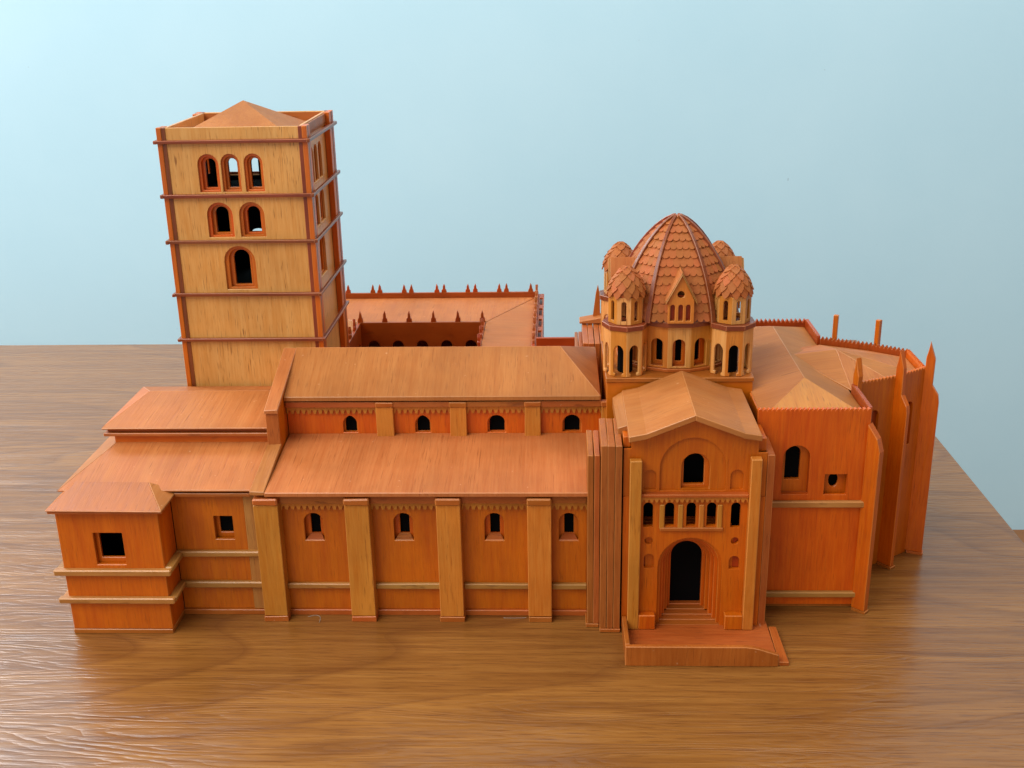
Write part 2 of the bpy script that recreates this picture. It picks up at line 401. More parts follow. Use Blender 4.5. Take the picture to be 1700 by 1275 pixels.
# ------------------------------------------------------------------ nave
nave = box('nave', .82, 23.3, 8.62, 16.5, .5, 13.3, BK, model)  # black core stands in for shade behind the clerestory windows
box('aisle_lining', .82, 22.38, 1.86, 8.0, .5, 9.35, BK, model, 0)  # black box added to darken the aisle windows
box('annex_lining', -12.4, -.2, 1.8, 5.9, .5, 9.3, BK, model, 0)  # black box added to darken the annex window
CW = [(4.83, 5.87), (10.1, 11.23), (15.36, 16.68), (20.8, 22.13)]
yplate('clerestory_wall', rect(.8, 23.56, 10.3, 13.4), [arch(a, b, 10.88, 12.2, pointed=.35 if i < 2 else 0) for i, (a, b) in enumerate(CW)], 8.04, .3, WZ, nave, .02)
for a, b in CW:
    yplate('window_surround', rect(a-.2, b+.2, 10.6, 12.6), [arch(a+.12, b-.1, 10.86, 12.12, pointed=.3 if a < 12 else 0)], 8.36, .2, WZ, nave, .02)
yplate('clerestory_wall', rect(.8, 23.56, 10.3, 13.4), [], 16.9, -.3, WZ, nave, .02)
box('end_wall', 23.3, 23.55, 8.35, 16.55, 10.3, 13.4, WZ, nave, .02)
UB = [(7.36, 8.6), (12.7, 13.9), (18.08, 19.22), (23.56, 24.37)]
for i, (a, b) in enumerate(UB):
    bt = box('buttress', a, b, 7.54, 8.03, 10.4, 13.02, PZ, nave, .04)
    box('cap', a-.03, b+.03, 7.44, 8.02, 13.03, 13.42, CX_, nave, .06)
edges = [.8]+[x for ab in UB[:3] for x in ab]+[23.56]
for k in range(0, len(edges), 2):
    a, b = edges[k], edges[k+1]
    yplate('corbel_frieze', frieze(a+.02, b-.02, 12.42, 12.98, .40, .32), [], 7.84, .19, PZ, nave, 0)
    box('eave_board', a+.02, b-.02, 7.56, 8.02, 13.0, 13.42, EX, nave, .03)
e0, e1_, ez, yr, zr = .80, 23.48, 13.88, 12.4, 16.0
yb = 18.6
hipx = 20.65
nroof = [(e0, 7.42, ez), (e1_, 7.42, ez), (hipx, yr, zr), (e0, yr, zr), (e1_, yb, ez), (e0, yb, ez)]
slab('nave_roof', [nroof[i] for i in (0, 1, 2, 3)], .34, RY, model, .03)
slab('nave_roof', [nroof[i] for i in (1, 4, 2)], .34, RX, model, .03)
slab('nave_roof', [nroof[i] for i in (3, 2, 4, 5)], .34, RY, model, .03)
naisle = yplate('aisle_wall', rect(.8, 22.0, 0, 9.6), [], 23.9, -.3, WZ, model)
hexa('roof', [(.84, 16.95, 10.4), (22.2, 16.95, 10.4), (22.2, 24.3, 9.5), (.84, 24.3, 9.5)], [(.84, 16.95, 10.8), (22.2, 16.95, 10.8), (22.2, 24.3, 9.85), (.84, 24.3, 9.85)], RY, naisle, .03)
box('parapet', 18.6, 22.1, 24.9, 25.2, 9, 12.66, DX, naisle, .03)

# ------------------------------------------------------------------ west block and wings
bl0, bl1 = -12.86, -5.96
block = box('corner_block', bl0, bl1, -1.66, 1.0, 0, .34, CX_, model)
yplate('wall_panel', rect(bl0+.02, bl1, .35, 9.3), [rect(-10.5, -8.52, 5.32, 7.68)], -1.6, .3, WZ, block, .02)
yplate('window_surround', rect(-10.8, -8.2, 5.1, 8.0), [rect(-10.28, -8.7, 5.66, 7.5)], -1.2, .25, WZ, block, .02)
xplate('wall_panel', rect(-1.28, 1.02, .35, 9.3), [], bl1-.02, -.3, WZ, block, .02)
xplate('wall_panel', rect(-1.28, 14.0, .35, 9.3), [], bl0+.03, .3, WZ, block, .02)
box('ledge', bl0-.55, bl1+.5, -2.02, -1.58, 4.64, 5.08, TX, block, .08)
box('ledge', bl0-.55, bl1+.5, -2.02, -1.58, 2.5, 2.95, TX, block, .08)
for zz in (4.66, 2.4):
    box('ledge', bl1-.05, bl1+.5, -1.56, .62, zz, zz+.42, TY, block, .08)
    box('ledge', bl0-.52, bl0+.02, -1.56, 2.0, zz, zz+.42, TY, block, .08)
    box('ledge', bl1-.02, -.02, .64, 1.05, zz-(.02 if zz > 4 else .18), zz+(.42 if zz > 4 else .3), TX, block, .08)
box('eave_board', bl0-.25, bl1+.5, -2.1, 1.2, 9.30, 9.52, EX, block, .04)
v = [(bl0-.3, -2.2, 9.62), (bl1+.5, -2.2, 9.55), (-7.25, .95, 10.22), (bl0+.6, .95, 10.28)]
slab('roof_board', v, .1, CY_, block, .02)
slab('roof_board', [v[1], (bl1+.55, 1.15, 9.56), v[2]], .1, RY, block, .02)
slab('roof_board', [v[0], v[3], (bl0-.3, 2.0, 9.62)], .1, RY, block, .02)
wing = box('annex', bl1, 0, .82, 6, 0, .40, CX_, model)
yplate('wall_panel', rect(bl1, -.95, .41, 9.3), [rect(-3.15, -1.83, 5.85, 7.61)], 1.03, .3, WZ, wing, .02)
yplate('window_surround', rect(-3.4, -1.6, 5.6, 7.9), [rect(-2.9, -2.0, 6.15, 7.4)], 1.55, .2, WZ, wing, .02)
box('corner_strip', -.94, -.02, .96, 1.3, .41, 9.3, wood('trim', 'z'), wing, .03)
box('eave_board', bl1-.1, -.3, .5, 1.2, 9.31, 9.55, EX, wing, .03)
wr = [(-13.35, .42, 9.86), (-.2, .42, 9.86), (-.1, 6.1, 11.08), (-11.1, 6.1, 11.1)]
slab('roof_board', wr, .14, RY, wing, .02)
slab('roof_board', [(-13.4, .42, 9.84), (-11.12, 6.1, 11.1), (-11.12, 13.0, 11.1), (-13.4, 14.0, 9.84)], .14, RX, wing, .02)
upper = box('annex_storey', -11.3, -.08, 5.95, 14.0, 10.6, 11.62, WX, model, .03)
box('eave_board', -11.95, -.08, 5.6, 14.1, 11.62, 11.86, EX, upper, .04)
box('eave_board', -11.7, -.08, 5.85, 14.1, 11.88, 12.08, DX, upper, .02)
ur = [(-12.0, 5.55, 12.28), (-.1, 5.55, 12.28), (-.1, 11.6, 12.86), (-10.5, 11.6, 12.86), (-12.0, 14.2, 12.28), (-.1, 14.2, 12.28)]
slab('roof_board', [ur[i] for i in (0, 1, 2, 3)], .12, RY, upper, .02)
slab('roof_board', [ur[i] for i in (0, 3, 4)], .12, RX, upper, .02)
slab('roof_board', [ur[i] for i in (3, 2, 5, 4)], .12, RY, upper, .02)

# ------------------------------------------------------------------ south transept with portal
PC = 29.13
portal = box('transept', 24.75, 33.75, 1.5, 7.0, .5, 13.2, BK, model)  # black core as painted shade behind door and gallery openings
outl = [(24.68, 0), (33.84, 0), (33.84, 13.06), (33.25, 13.06), (33.25, 14.1), (32.25, 14.3), (PC, 15.45), (26.05, 14.28), (25.15, 14.05), (25.15, 13.36), (24.68, 13.36)]
door = lambda k: arch(PC+.03-2.13+.215*k, PC+.03+2.13-.215*k, .3, 7.07-.26*k, 16)
upw = [arch(26.0, 26.8, 10.5, 11.9), arch(31.55, 32.4, 10.5, 11.9)]
# upper wall above the gallery
up_out = [(24.68, 10.0), (33.84, 10.0)]+outl[2:]
yplate('gable_front', up_out, upw+[arch(PC-2.12, PC+2.15, 10.42, 14.14, 18)], -.9, .2, WZ, portal, .02)
yplate('gable_front', rect(25.2, 33.2, 10.0, 14.2), [arch(28.42, 30.24, 10.46, 12.95)], -.68, .34, WZ, portal, .02)
yplate('window_surround', rect(28.0, 30.6, 10.2, 13.2), [arch(28.6, 29.92, 10.62, 12.84)], -.32, .3, WZ, portal, .02)
# lower wall with gallery arches, discs, niches and doorway
gal = [arch(26.0, 26.64, 7.86, 9.62), arch(27.40, 28.02, 7.92, 9.62), arch(28.8, 29.42, 7.92, 9.62), arch(30.12, 30.74, 7.92, 9.62), arch(31.68, 32.3, 7.82, 9.62)]
low = rect(24.68, 33.84, .3, 10.02)
holes = gal+[disc(26.4, 6.83, .28), disc(32.03, 6.83, .27), arch(26.11, 26.77, 4.8, 5.87), arch(31.72, 32.4, 4.73, 5.72)]
# the doorway notch is part of the outline
dk = door(0)
notch = [(24.68, .3), (dk[0][0], .3)]+list(reversed(dk[2:]))+[(dk[1][0], .3), (33.84, .3), (33.84, 10.02), (24.68, 10.02)]
yplate('portal_wall', notch, holes, -1.0, .3, WZ, portal, .02)
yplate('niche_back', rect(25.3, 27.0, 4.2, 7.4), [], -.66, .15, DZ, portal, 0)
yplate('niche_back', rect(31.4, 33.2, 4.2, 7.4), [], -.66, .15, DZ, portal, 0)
for k in range(1, 6):
    q_ = door(k); m_ = .7
    no = [(26.2, .3), (q_[0][0], .3)]+list(reversed(q_[2:]))+[(q_[1][0], .3), (32.0, .3), (32.0, 7.45), (26.2, 7.45)]
    yplate('archivolt', no, [], -1.0+.32+.42*(k-1), .42-.015, WZ, portal, .03)
for k in range(5):
    box('door_step', 27.0, 31.35, -.98+.52*k, -.98+.52*(k+1)+.3, .30+.10*k, .46+.10*k, CX_, portal, .02)
for k, (a, b) in enumerate([(27.02, 27.4), (28.02, 28.8), (29.42, 30.12), (30.74, 31.16)]):
    cx = (a+b)/2
    box('column', cx-.16, cx+.16, -1.14, -1.01, 7.75, 9.5, PZ, portal, .04)
box('gallery_sill', 27.1, 31.2, -1.18, -.72, 7.62, 7.86, CX_, portal, .03)
box('cornice_shelf', 25.82, 32.72, -1.36, -.72, 10.12, 10.34, CX_, portal, .03)
yplate('corbel_frieze', frieze(25.85, 32.7, 9.72, 10.1, .33, .22), [], -1.22, .2, PZ, portal, 0)
for a, b, zt, f0, f1 in ((25.05, 25.8, 12.8, 25.8, 26.9), (32.73, 33.41, 12.9, 31.53, 32.73)):
    p_ = box('pier', a, b, -1.63, -1.02, .47, zt, PZ, portal, .05)
    box('pier_foot', f0, f1, -1.63, -1.02, .47, 1.55, WZ, portal, .05)
for k in range(3): xplate('fin', [(-1.25, .3), (3.0, .3), (3.0, 13.95), (-1.25, 13.72)], [], 23.2+.47*k, .43, EZ, portal, .04)
for k in range(2): xplate('fin', [(-.62, .3), (3.0, .3), (3.0, 13.1), (-.62, 12.8)], [], 22.38+.41*k, .385, EZ, portal, .04)
box('fin_base', 23.2, 24.6, -1.3, 3.0, 0, .29, CY_, portal, .02)
box('fin_base', 22.3, 23.18, -.66, 3.0, 0, .29, CY_, portal, .02)
xplate('fin', [(-.95, .2), (3.0, .2), (3.0, 13.12), (-.95, 12.95)], [], 33.87, .46, EZ, portal, .04)
box('shoulder', 24.66, 25.14, -.45, 2.0, 13.3, 14.02, WZ, portal, .02)
box('shoulder', 33.26, 33.82, -.45, 2.0, 13.0, 13.9, WZ, portal, .02)
# roof
sec = [(29.08, 15.95), (26.05, 14.70), (24.95, 14.48)]; secr = [(29.08, 15.95), (32.25, 14.72), (33.3, 14.56)]
for sc_, back in ((sec, 6.9), (secr, 6.9)):
    n = len(sc_); yy0, yy1 = -1.62, back
    vv_ = []
    for yv in (yy0, yy1):
        for a, b in sc_: vv_.append((a, yv, b))
        for a, b in sc_: vv_.append((a, yv, b-.40))
    N = 2*n
    ff = []
    for i in range(n-1):
        ff += [(i, i+1, N+i+1, N+i), (n+i+1, n+i, N+n+i, N+n+i+1), (i+1, i, n+i, n+i+1), (N+i, N+i+1, N+n+i+1, N+n+i)]
    ff += [(n-1, N+n-1, N+2*n-1, 2*n-1), (0, n, N+n, N)]
    build('portal_roof', vv_, ff, RX, model, .04)
hexa('roof_skirt', [(24.35, .6, 13.4), (25.0, .6, 13.6), (25.0, 6.9, 13.6), (24.3, 6.9, 13.2)], [(24.35, .6, 14.18), (24.97, .6, 14.40), (24.97, 6.9, 14.40), (24.3, 6.9, 13.95)], RY, portal, .02)
# platform in front of the door
plat = box('entrance_platform', 24.85, 34.5, -4.9, -.4, 0, .45, EX, model, .02)
fp = [(24.72, 0), (34.52, 0), (34.52, .86), (34.3, .93), (33.8, 1.1), (33.3, 1.27), (32.8, 1.39), (32.3, 1.45), (24.72, 1.45)]
yplate('parapet', fp, [], -5.22, .34, wood('cap', 'z'), plat, .05)
hexa('parapet', [(24.72, -4.86, 0), (25.02, -4.86, 0), (25.02, -1.1, 0), (24.72, -1.1, 0)], [(24.72, -4.86, 1.44), (25.02, -4.86, 1.44), (25.02, -1.1, 1.2), (24.72, -1.1, 1.2)], wood('cap', 'y'), plat, .04)
hexa('ramp', [(34.56, -5.1, 0), (35.22, -5.1, 0), (35.1, -1.2, 0), (34.56, -1.2, 0)], [(34.56, -5.1, .30), (35.2, -5.1, .28), (35.05, -1.2, .5), (34.56, -1.2, .5)], CY_, plat, .03)

# ------------------------------------------------------------------ crossing, drum and dome
DCX, DCY = 29.02, 12.4
cross = box('crossing_base', 23.9, 34.1, 7.2, 17.6, 9, 14.98, WX, model)
box('crossing_slab', 23.84, 34.16, 7.08, 17.72, 15.0, 15.32, CX_, cross, .04)
drum = prism('dome_drum', ngon(DCX, DCY, 3.0, 16, math.pi/16), 15.33, 15.5, CX_, model)
prism('drum_shade_core', ngon(DCX, DCY, 2.9, 16, math.pi/16), 15.5, 18.62, BK, drum, 0)  # black core added as painted shade behind the arcade
prism('drum_step', ngon(DCX, DCY, 4.25, 16, math.pi/16), 15.33, 15.56, CX_, drum, .03)
Rd = 4.1; ap = Rd*math.cos(math.pi/16); hw = Rd*math.sin(math.pi/16)
def frame(ang, dist, cx=DCX, cy=DCY):
    nrm = Vector((math.sin(ang), -math.cos(ang), 0)); uu = Vector((math.cos(ang), math.sin(ang), 0))
    return Vector((cx, cy, 0))+nrm*dist, uu, nrm
for k in range(16):
    a = 2*math.pi*k/16
    o_, uu, nn = frame(a, ap)
    plate('arcade_panel', rect(-hw, hw, 15.57, 18.66), [arch(-.45, .45, 15.7, 17.72)], o_, uu, Z, -nn*.3, PZ if k % 2 else TZ, drum, .02)
    o_, uu, nn = frame(a, ap-.55)
    plate('arcade_window', rect(-hw*.86, hw*.86, 15.57, 18.6), [arch(-.22, .22, 15.95, 17.62)], o_, uu, Z, -nn*.2, WZ, drum, .02)
    hw_ = .44
    plate('window_sill', rect(-hw_, hw_, 0, .5), [], o_+nn*.01+Z*15.57, uu, nn, Z*.14, CX_, drum, .01)
# cornice ring under the dome
TUR = [(25.25, 8.7), (32.66, 8.7), (25.25, 16.1), (32.66, 16.1)]
TROT = [0.0, math.radians(24), math.radians(22.5), 0.0]
UROT = [math.radians(-10), math.radians(13), math.radians(10), math.radians(-13)]
prism('cornice_ring', ngon(DCX, DCY, Rd+.3, 16, math.pi/16), 18.66, 19.04, KX, drum, .04)
# dome shell: eight flat gores, wide ones behind the gables, narrow ones behind the turrets
ZB, ZT = 19.0, 25.66
prof_t = [(0, 4.08), (.12, 3.92), (.25, 3.66), (.42, 3.22), (.55, 2.80), (.68, 2.28), (.78, 1.80), (.86, 1.34), (.92, .92), (.965, .52), (1, .1)]
def apo(t):
    for (a, x), (b, y) in zip(prof_t, prof_t[1:]):
        if t <= b: return x+(y-x)*(t-a)/(b-a)
    return .1
KH = 2.2/4.08            # half chord / apothem of the wide gores
def corners(A):
    h = A*KH
    return [(-h, -A), (h, -A), (A, -h), (A, h), (h, A), (-h, A), (-A, h), (-A, -h)]
dv, df = [], []
ts = [i/22 for i in range(23)]
for t in ts:
    for a, b in corners(apo(t)): dv.append((DCX+a, DCY+b, ZB+(ZT-ZB)*t))
for i in range(len(ts)-1):
    for k in range(8): df.append((8*i+k, 8*i+(k+1) % 8, 8*(i+1)+(k+1) % 8, 8*(i+1)+k))
df.append(tuple(8*22+k for k in range(8)))
dome = build('dome', dv, df, KZ, model)
for k in range(8):
    vv_, ff = [], []
    for i, t in enumerate(ts):
        A = apo(t); c = Vector(corners(A)[k]+(0,)); rad = c.normalized(); tan = Vector((-rad.y, rad.x, 0))
        base = Vector((DCX, DCY, ZB+(ZT-ZB)*t))+c
        wv = .25*(1-.5*t)
        # keep the rib square to the curve
        A2 = apo(min(1, t+.03)); A1 = apo(max(0, t-.03)); sl = Vector((rad.x*(A2-A1), rad.y*(A2-A1), .06*(ZT-ZB))).normalized()
        nn = tan.cross(sl); nn = nn if nn.dot(rad) > 0 or nn.z > .5 else -nn
        for s_, h_ in ((-1, -.12), (-.75, .27), (.75, .27), (1, -.12)): vv_.append(base+tan*wv*s_+nn*h_)
    for i in range(len(ts)-1):
        for j in range(4): ff.append((4*i+j, 4*i+(j+1) % 4, 4*(i+1)+(j+1) % 4, 4*(i+1)+j))
    ff += [(3, 2, 1, 0), tuple(4*22+j for j in range(4))]
    build('rib', vv_, ff, KZ, dome, .02)
prism('dome_cap', ngon(DCX, DCY, .36, 8, math.pi/8), ZT-.12, ZT+.10, EX, dome, .1)

# shingles: collect every place, then the best seen become parts, the others one joined part
def shingle_mesh(pointed):
    if pointed: out = [(-.4, 1), (.4, 1), (.5, .55), (.38, .30), (.13, .07), (.0, 0), (-.13, .07), (-.38, .30), (-.5, .55)]
    else: out = [(-.5, 1), (.5, 1), (.5, .27), (.46, .16), (.34, .06), (.17, .012), (0, 0), (-.17, .012), (-.34, .06), (-.46, .16), (-.5, .27)]
    n = len(out); v = [(a, b, .5) for a, b in out]+[(a, b, -.5) for a, b in out]
    return v, [tuple(range(n)), tuple(range(2*n-1, n-1, -1))]+[(i, n+i, n+(i+1) % n, (i+1) % n) for i in range(n)]
SHM = {}
for pt in (0, 1):
    v, f = shingle_mesh(pt); me = D.meshes.new('shingle'); me.from_pydata(v, [], f); me.materials.append(SH); me.update(); SHM[pt] = me
places = []   # (matrix in cm, pointed, owner)
def put(base, xdir, up, nrm, wdt, ln, th, pt, owner):
    m = Matrix((xdir*wdt, up*ln, nrm*th)).transposed().to_4x4(); m.translation = base; places.append((m, pt, owner))
# arc-length table for the dome profile
N = 200; tab = [(0, 0)]; L = 0
for i in range(1, N+1):
    t0, t1 = (i-1)/N, i/N
    L += math.hypot(apo(t1)-apo(t0), (ZT-ZB)*(t1-t0)); tab.append((L, t1))
def t_at(s):
    for (a, x), (b, y) in zip(tab, tab[1:]):
        if s <= b: return x+(y-x)*(s-a)/(b-a)
    return 1
rows = 12; stp = L*.95/rows
for k in range(8):
    wide = k % 2 == 0
    for rw in range(rows):
        t = t_at(.03+rw*stp); A = apo(t); t2 = t_at(.03+rw*stp+stp*1.45); A2 = apo(t2)
        cs = corners(A); p0 = Vector(cs[k]+(0,)); p1 = Vector(cs[(k+1) % 8]+(0,)); ctr = (p0+p1)/2; xd = (p1-p0).normalized()
        out = Vector((xd.y, -xd.x, 0))
        dd = ctr.length; cs2 = corners(A2); c2 = (Vector(cs2[k]+(0,))+Vector(cs2[(k+1) % 8]+(0,)))/2
        up = Vector((c2.x-ctr.x, c2.y-ctr.y, (ZT-ZB)*(t2-t))); ln = up.length; up.normalize(); nrm = xd.cross(up)
        if nrm.dot(out) < 0: nrm = -nrm
        half = (p1-p0).length/2-.10
        if half < .12: continue
        cnt = max(1, round(2*half/.46)); wv = 2*half/cnt
        for j in range(cnt):
            xx = -half+wv*(j+.5)
            lift = .13+.03*random.random(); dz_ = random.uniform(-.02, .02)
            b0 = Vector((DCX, DCY, ZB+(ZT-ZB)*t))+ctr+xd*xx+nrm*lift+up*dz_
            upj = (up-nrm*(.12/ln)+xd*random.uniform(-.02, .02)).normalized(); nj = xd.cross(upj)
            if nj.dot(out) < 0: nj = -nj
            put(b0, xd, upj, nj, wv*1.01, ln, .075, 0, dome)

# gables between the turrets
def make_gable(ang):
    R = Matrix.Rotation(ang, 4, 'Z')
    def P(x, y, z_): v = R @ Vector((x, y, 0)); return Vector((DCX+v.x, DCY+v.y, z_))
    uu = (R @ X.to_4d().to_3d()); inn = (R @ Y)
    out = [(-.92, 19.06), (.88, 19.06), (.88, 20.72), (-.02, 22.55), (-.92, 20.72)]
    hs = [arch(-.76, -.44, 19.26, 20.42), arch(-.2, .12, 19.26, 20.42), arch(.32, .64, 19.26, 20.42), disc(-.05, 21.15, .25)]
    o = plate('gable', out, hs, P(0, -4.62, 0), uu, Z, inn*.22, PZ, model, .02)
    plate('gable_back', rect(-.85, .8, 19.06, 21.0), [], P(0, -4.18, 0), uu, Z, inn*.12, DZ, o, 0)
    for xs in (-.9, .74): 
        plate('side_wall', rect(-4.38, -3.4, 19.06, 20.74), [], P(0, 0, 0)+uu*xs, inn, Z, uu*.12, PZ, o, .02)
    for s_ in (-1, 1):
        for k, (off, y0) in enumerate(((0.0, -4.86), (.12, -4.72))):
            a = (-.02, 22.62+off); b = (-.02+s_*1.08, 20.58+off)
            lo = [P(a[0], y0, a[1]), P(a[0], -2.7, a[1]), P(b[0], -2.7, b[1]), P(b[0], y0, b[1])]
            slab('gable_roof_board', lo, .10, RY if k else TY, o, .02)
    return o
for k in range(4): make_gable(k*math.pi/2)

# turrets
def make_turret(cx, cy, rl, ru):
    R1 = 1.56; a1 = R1*math.cos(math.pi/8); h1 = R1*math.sin(math.pi/8)
    R2 = 1.27; a2 = R2*math.cos(math.pi/8); h2 = R2*math.sin(math.pi/8)
    t = prism('turret', ngon(cx, cy, .55, 8, 0), 15.33, 18.6, BK, model)  # black core as painted shade behind the turret arches
    for k in range(8):
        a = rl+math.pi/8+2*math.pi*k/8
        o_, uu, nn = frame(a, a1, cx, cy)
        plate('arcade_panel', [(-h1, 15.34), (-.24, 15.34), (-.24, 15.55), (-.36, 15.6), (-.36, 17.2), (-.3, 17.42), (-.16, 17.58), (0, 17.63), (.16, 17.58), (.3, 17.42), (.36, 17.2), (.36, 15.6), (.24, 15.55), (.24, 15.34), (h1, 15.34), (h1, 18.66), (-h1, 18.66)], [], o_, uu, Z, -nn*.2, PZ if k % 2 else TZ, t, .02)
        a = ru+2*math.pi*k/8
        o_, uu, nn = frame(a, a2, cx, cy)
        plate('lantern_panel', rect(-h2, h2, 19.07, 21.0), [arch(-.17, .17, 19.3, 20.72)], o_, uu, Z, -nn*.18, PZ if k % 2 else wood('tower', 'z'), t, .02)
    prism('turret_cornice', ngon(cx, cy, R1+.13, 8, rl), 18.685, 19.055, KX, t, .04)
    # cap core
    pr = [(0, 1.18), (.15, 1.2), (.35, 1.1), (.55, .92), (.72, .68), (.86, .42), (.95, .2), (1, .05)]
    zb, zt = 20.98, 22.95; vv_, ff = [], []
    for tt, rr in pr:
        for a, b in ngon(cx, cy, rr, 16, 0): vv_.append((a, b, zb+(zt-zb)*tt))
    for i in range(len(pr)-1):
        for j in range(16): ff.append((16*i+j, 16*i+(j+1) % 16, 16*(i+1)+(j+1) % 16, 16*(i+1)+j))
    ff += [tuple(range(15, -1, -1)), tuple(16*7+j for j in range(16))]
    build('cap_core', vv_, ff, EZ, t)
    def rad(tt):
        for (a, x), (b, y) in zip(pr, pr[1:]):
            if tt <= b: return x+(y-x)*(tt-a)/(b-a)
        return .05
    rowt = [(-.05, 12, .42), (.17, 12, .42), (.38, 10, .40), (.58, 8, .38), (.78, 5, .26)]
    for i, (t0, cnt, dt) in enumerate(rowt):
        t1 = min(1, t0+dt)
        r0, r1 = rad(max(0, t0))+.2, rad(t1)+.04
        for j in range(cnt):
            a = 2*math.pi*(j+.5*(i % 2))/cnt+random.uniform(-.06, .06)
            n0 = Vector((math.sin(a), -math.cos(a), 0)); xd = Vector((math.cos(a), math.sin(a), 0))
            b0 = Vector((cx, cy, zb+(zt-zb)*t0))+n0*(r0+random.uniform(-.02, .03)); e = Vector((cx, cy, zb+(zt-zb)*t1+.02))+n0*r1
            up = e-b0; ln = up.length; up.normalize(); nj = xd.cross(up)
            if nj.dot(n0) < 0 and nj.z < 0: nj = -nj
            put(b0, xd, up, nj, min(.62, 2*math.pi*(r0-.06)/cnt*1.0), ln, .07, 1, t)
    return t
for (cx, cy), a, b in zip(TUR, TROT, UROT): make_turret(cx, cy, a, b)

# shingle objects
def seen(p):
    m, pt, ow = p; n = m.to_3x3().col[2].normalized(); c = m.translation; vdir = (CAM-c)
    return n.dot(vdir.normalized())*m.to_3x3().col[0].length*m.to_3x3().col[1].length-(5 if c.y > 13.2 else 0)
places.sort(key=seen, reverse=True)
for m, pt, ow in places[:296]:
    o = D.objects.new('shingle', SHM[pt]); COL.objects.link(o); o.parent = ow
    q = m.copy(); q.translation = q.translation*S; q3 = q.to_3x3()*S
    q = q3.to_4x4(); q.translation = m.translation*S; o.matrix_world = q
    o.matrix_parent_inverse = Matrix.Identity(4)
    lt = q.decompose(); o.location, o.rotation_quaternion, o.scale = lt[0], lt[1], lt[2]
    o.rotation_mode = 'QUATERNION'
rv, rf = [], []
for m, pt, ow in places[296:]:
    v, f = shingle_mesh(pt); b0 = len(rv)
    rv += [m @ Vector(a) for a in v]; rf += [tuple(b0+i for i in q) for q in f]
tag(build('shingles', rv, rf, SH, dome), kind='stuff')

# ------------------------------------------------------------------ choir and apse
yE, zp = 2.0, 14.95
choir = box('choir', 34.4, 41.1, 2.2, 22.6, 0, .3, CX_, model)
ew = toothed(33.62, 41.0, .3, zp, .29, .16, True)
yplate('choir_wall', ew, [arch(35.46, 37.25, 8.76, 12.34), rect(38.3, 39.78, 8.74, 10.24)], yE, .3, wood('wall', 'z'), choir, .02)
yplate('window_surround', rect(35.1, 37.6, 8.4, 12.7), [arch(35.72, 36.72, 9.62, 12.06)], yE+.62, .3, WZ, choir, .02)
yplate('window_surround', rect(38.1, 40.0, 8.5, 10.5), [disc(39.0, 9.6, .32, .52)], yE+.55, .2, WZ, choir, .02)
for a, b in ((38.27, 38.31), (39.77, 39.81)): pass
xplate('window_reveal', rect(yE+.3, yE+.62, 8.4, 12.6), [], 37.27, .1, DZ, choir, 0)
box('window_reveal', 35.4, 37.3, yE+.3, yE+.62, 8.6, 8.75, CX_, choir, 0)
box('ledge', 34.4, 41.42, yE-.34, yE+.02, 7.9, 8.36, TX, choir, .08)
box('ledge', 34.4, 41.3, yE-.34, yE+.02, 1.0, 1.42, TX, choir, .08)
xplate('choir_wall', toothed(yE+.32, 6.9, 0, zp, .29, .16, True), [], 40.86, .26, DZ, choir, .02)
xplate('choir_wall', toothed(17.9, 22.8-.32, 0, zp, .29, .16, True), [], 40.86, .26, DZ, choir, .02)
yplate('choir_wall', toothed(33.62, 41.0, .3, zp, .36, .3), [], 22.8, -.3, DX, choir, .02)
xplate('choir_wall', rect(yE+.32, 7.1, 0, 14.2), [], 33.9, .2, WZ, choir, .02)
# choir roof: hipped, ridge across
re_, rw_, zr2, ze2 = 40.84, 34.0, 15.35, 14.25
A_ = (37.6, 7.0, zr2); B_ = (37.6, 19.2, zr2)
c0, c1, c2, c3 = (rw_, 2.34, ze2), (re_, 2.34, ze2), (re_, 22.4, ze2), (rw_, 22.4, ze2)
slab('choir_roof', [c0, c1, A_], .2, wood('pale', 'y'), choir, .02)
slab('choir_roof', [c1, c2, B_, A_], .2, RX, choir, .02)
slab('choir_roof', [c0, A_, B_, c3], .2, RX, choir, .02)
slab('choir_roof', [c3, B_, c2], .2, RY, choir, .02)
# apse
box('choir_shade_core', 34.2, 40.7, 3.0, 22.2, .4, 13.8, BK, choir, 0)  # black box added as painted shade behind the choir windows
apse = box('apse', 41.15, 44.4, 9.0, 15.8, 0, .3, CX_, model)
AV = [(41.14, 6.9), (44.5, 8.45), (47.05, 10.3), (47.05, 14.5), (44.5, 16.35), (41.14, 17.9)]
for i in range(5):
    p0, p1 = Vector(AV[i]+(0,)), Vector(AV[i+1]+(0,)); ln = (p1-p0).length; uu = (p1-p0)/ln; inn = Vector((-uu.y, uu.x, 0))
    near = i < 2
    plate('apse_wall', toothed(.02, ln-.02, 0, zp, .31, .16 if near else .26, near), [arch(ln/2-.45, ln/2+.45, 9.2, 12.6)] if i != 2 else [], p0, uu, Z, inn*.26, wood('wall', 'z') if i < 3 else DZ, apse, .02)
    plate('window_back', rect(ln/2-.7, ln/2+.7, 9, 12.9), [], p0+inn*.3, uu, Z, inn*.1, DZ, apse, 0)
apx = (41.0, 12.4, 15.62); AI = [(41.0, 7.25), (44.35, 8.8), (46.75, 10.5), (46.75, 14.3), (44.35, 16.0), (41.0, 17.55)]
for i in range(5):
    slab('apse_roof', [AI[i]+(14.3,), AI[i+1]+(14.3,), apx], .15, (RY, RX)[i % 2], apse, .02)
for i, j in ((0, 1), (5, -1)): slab('apse_roof', [AI[i]+(14.3,), apx, (37.7, 12.4, 15.2), (39.2, 12.4-j*3.0, 14.85)], .12, RX, apse, .02)
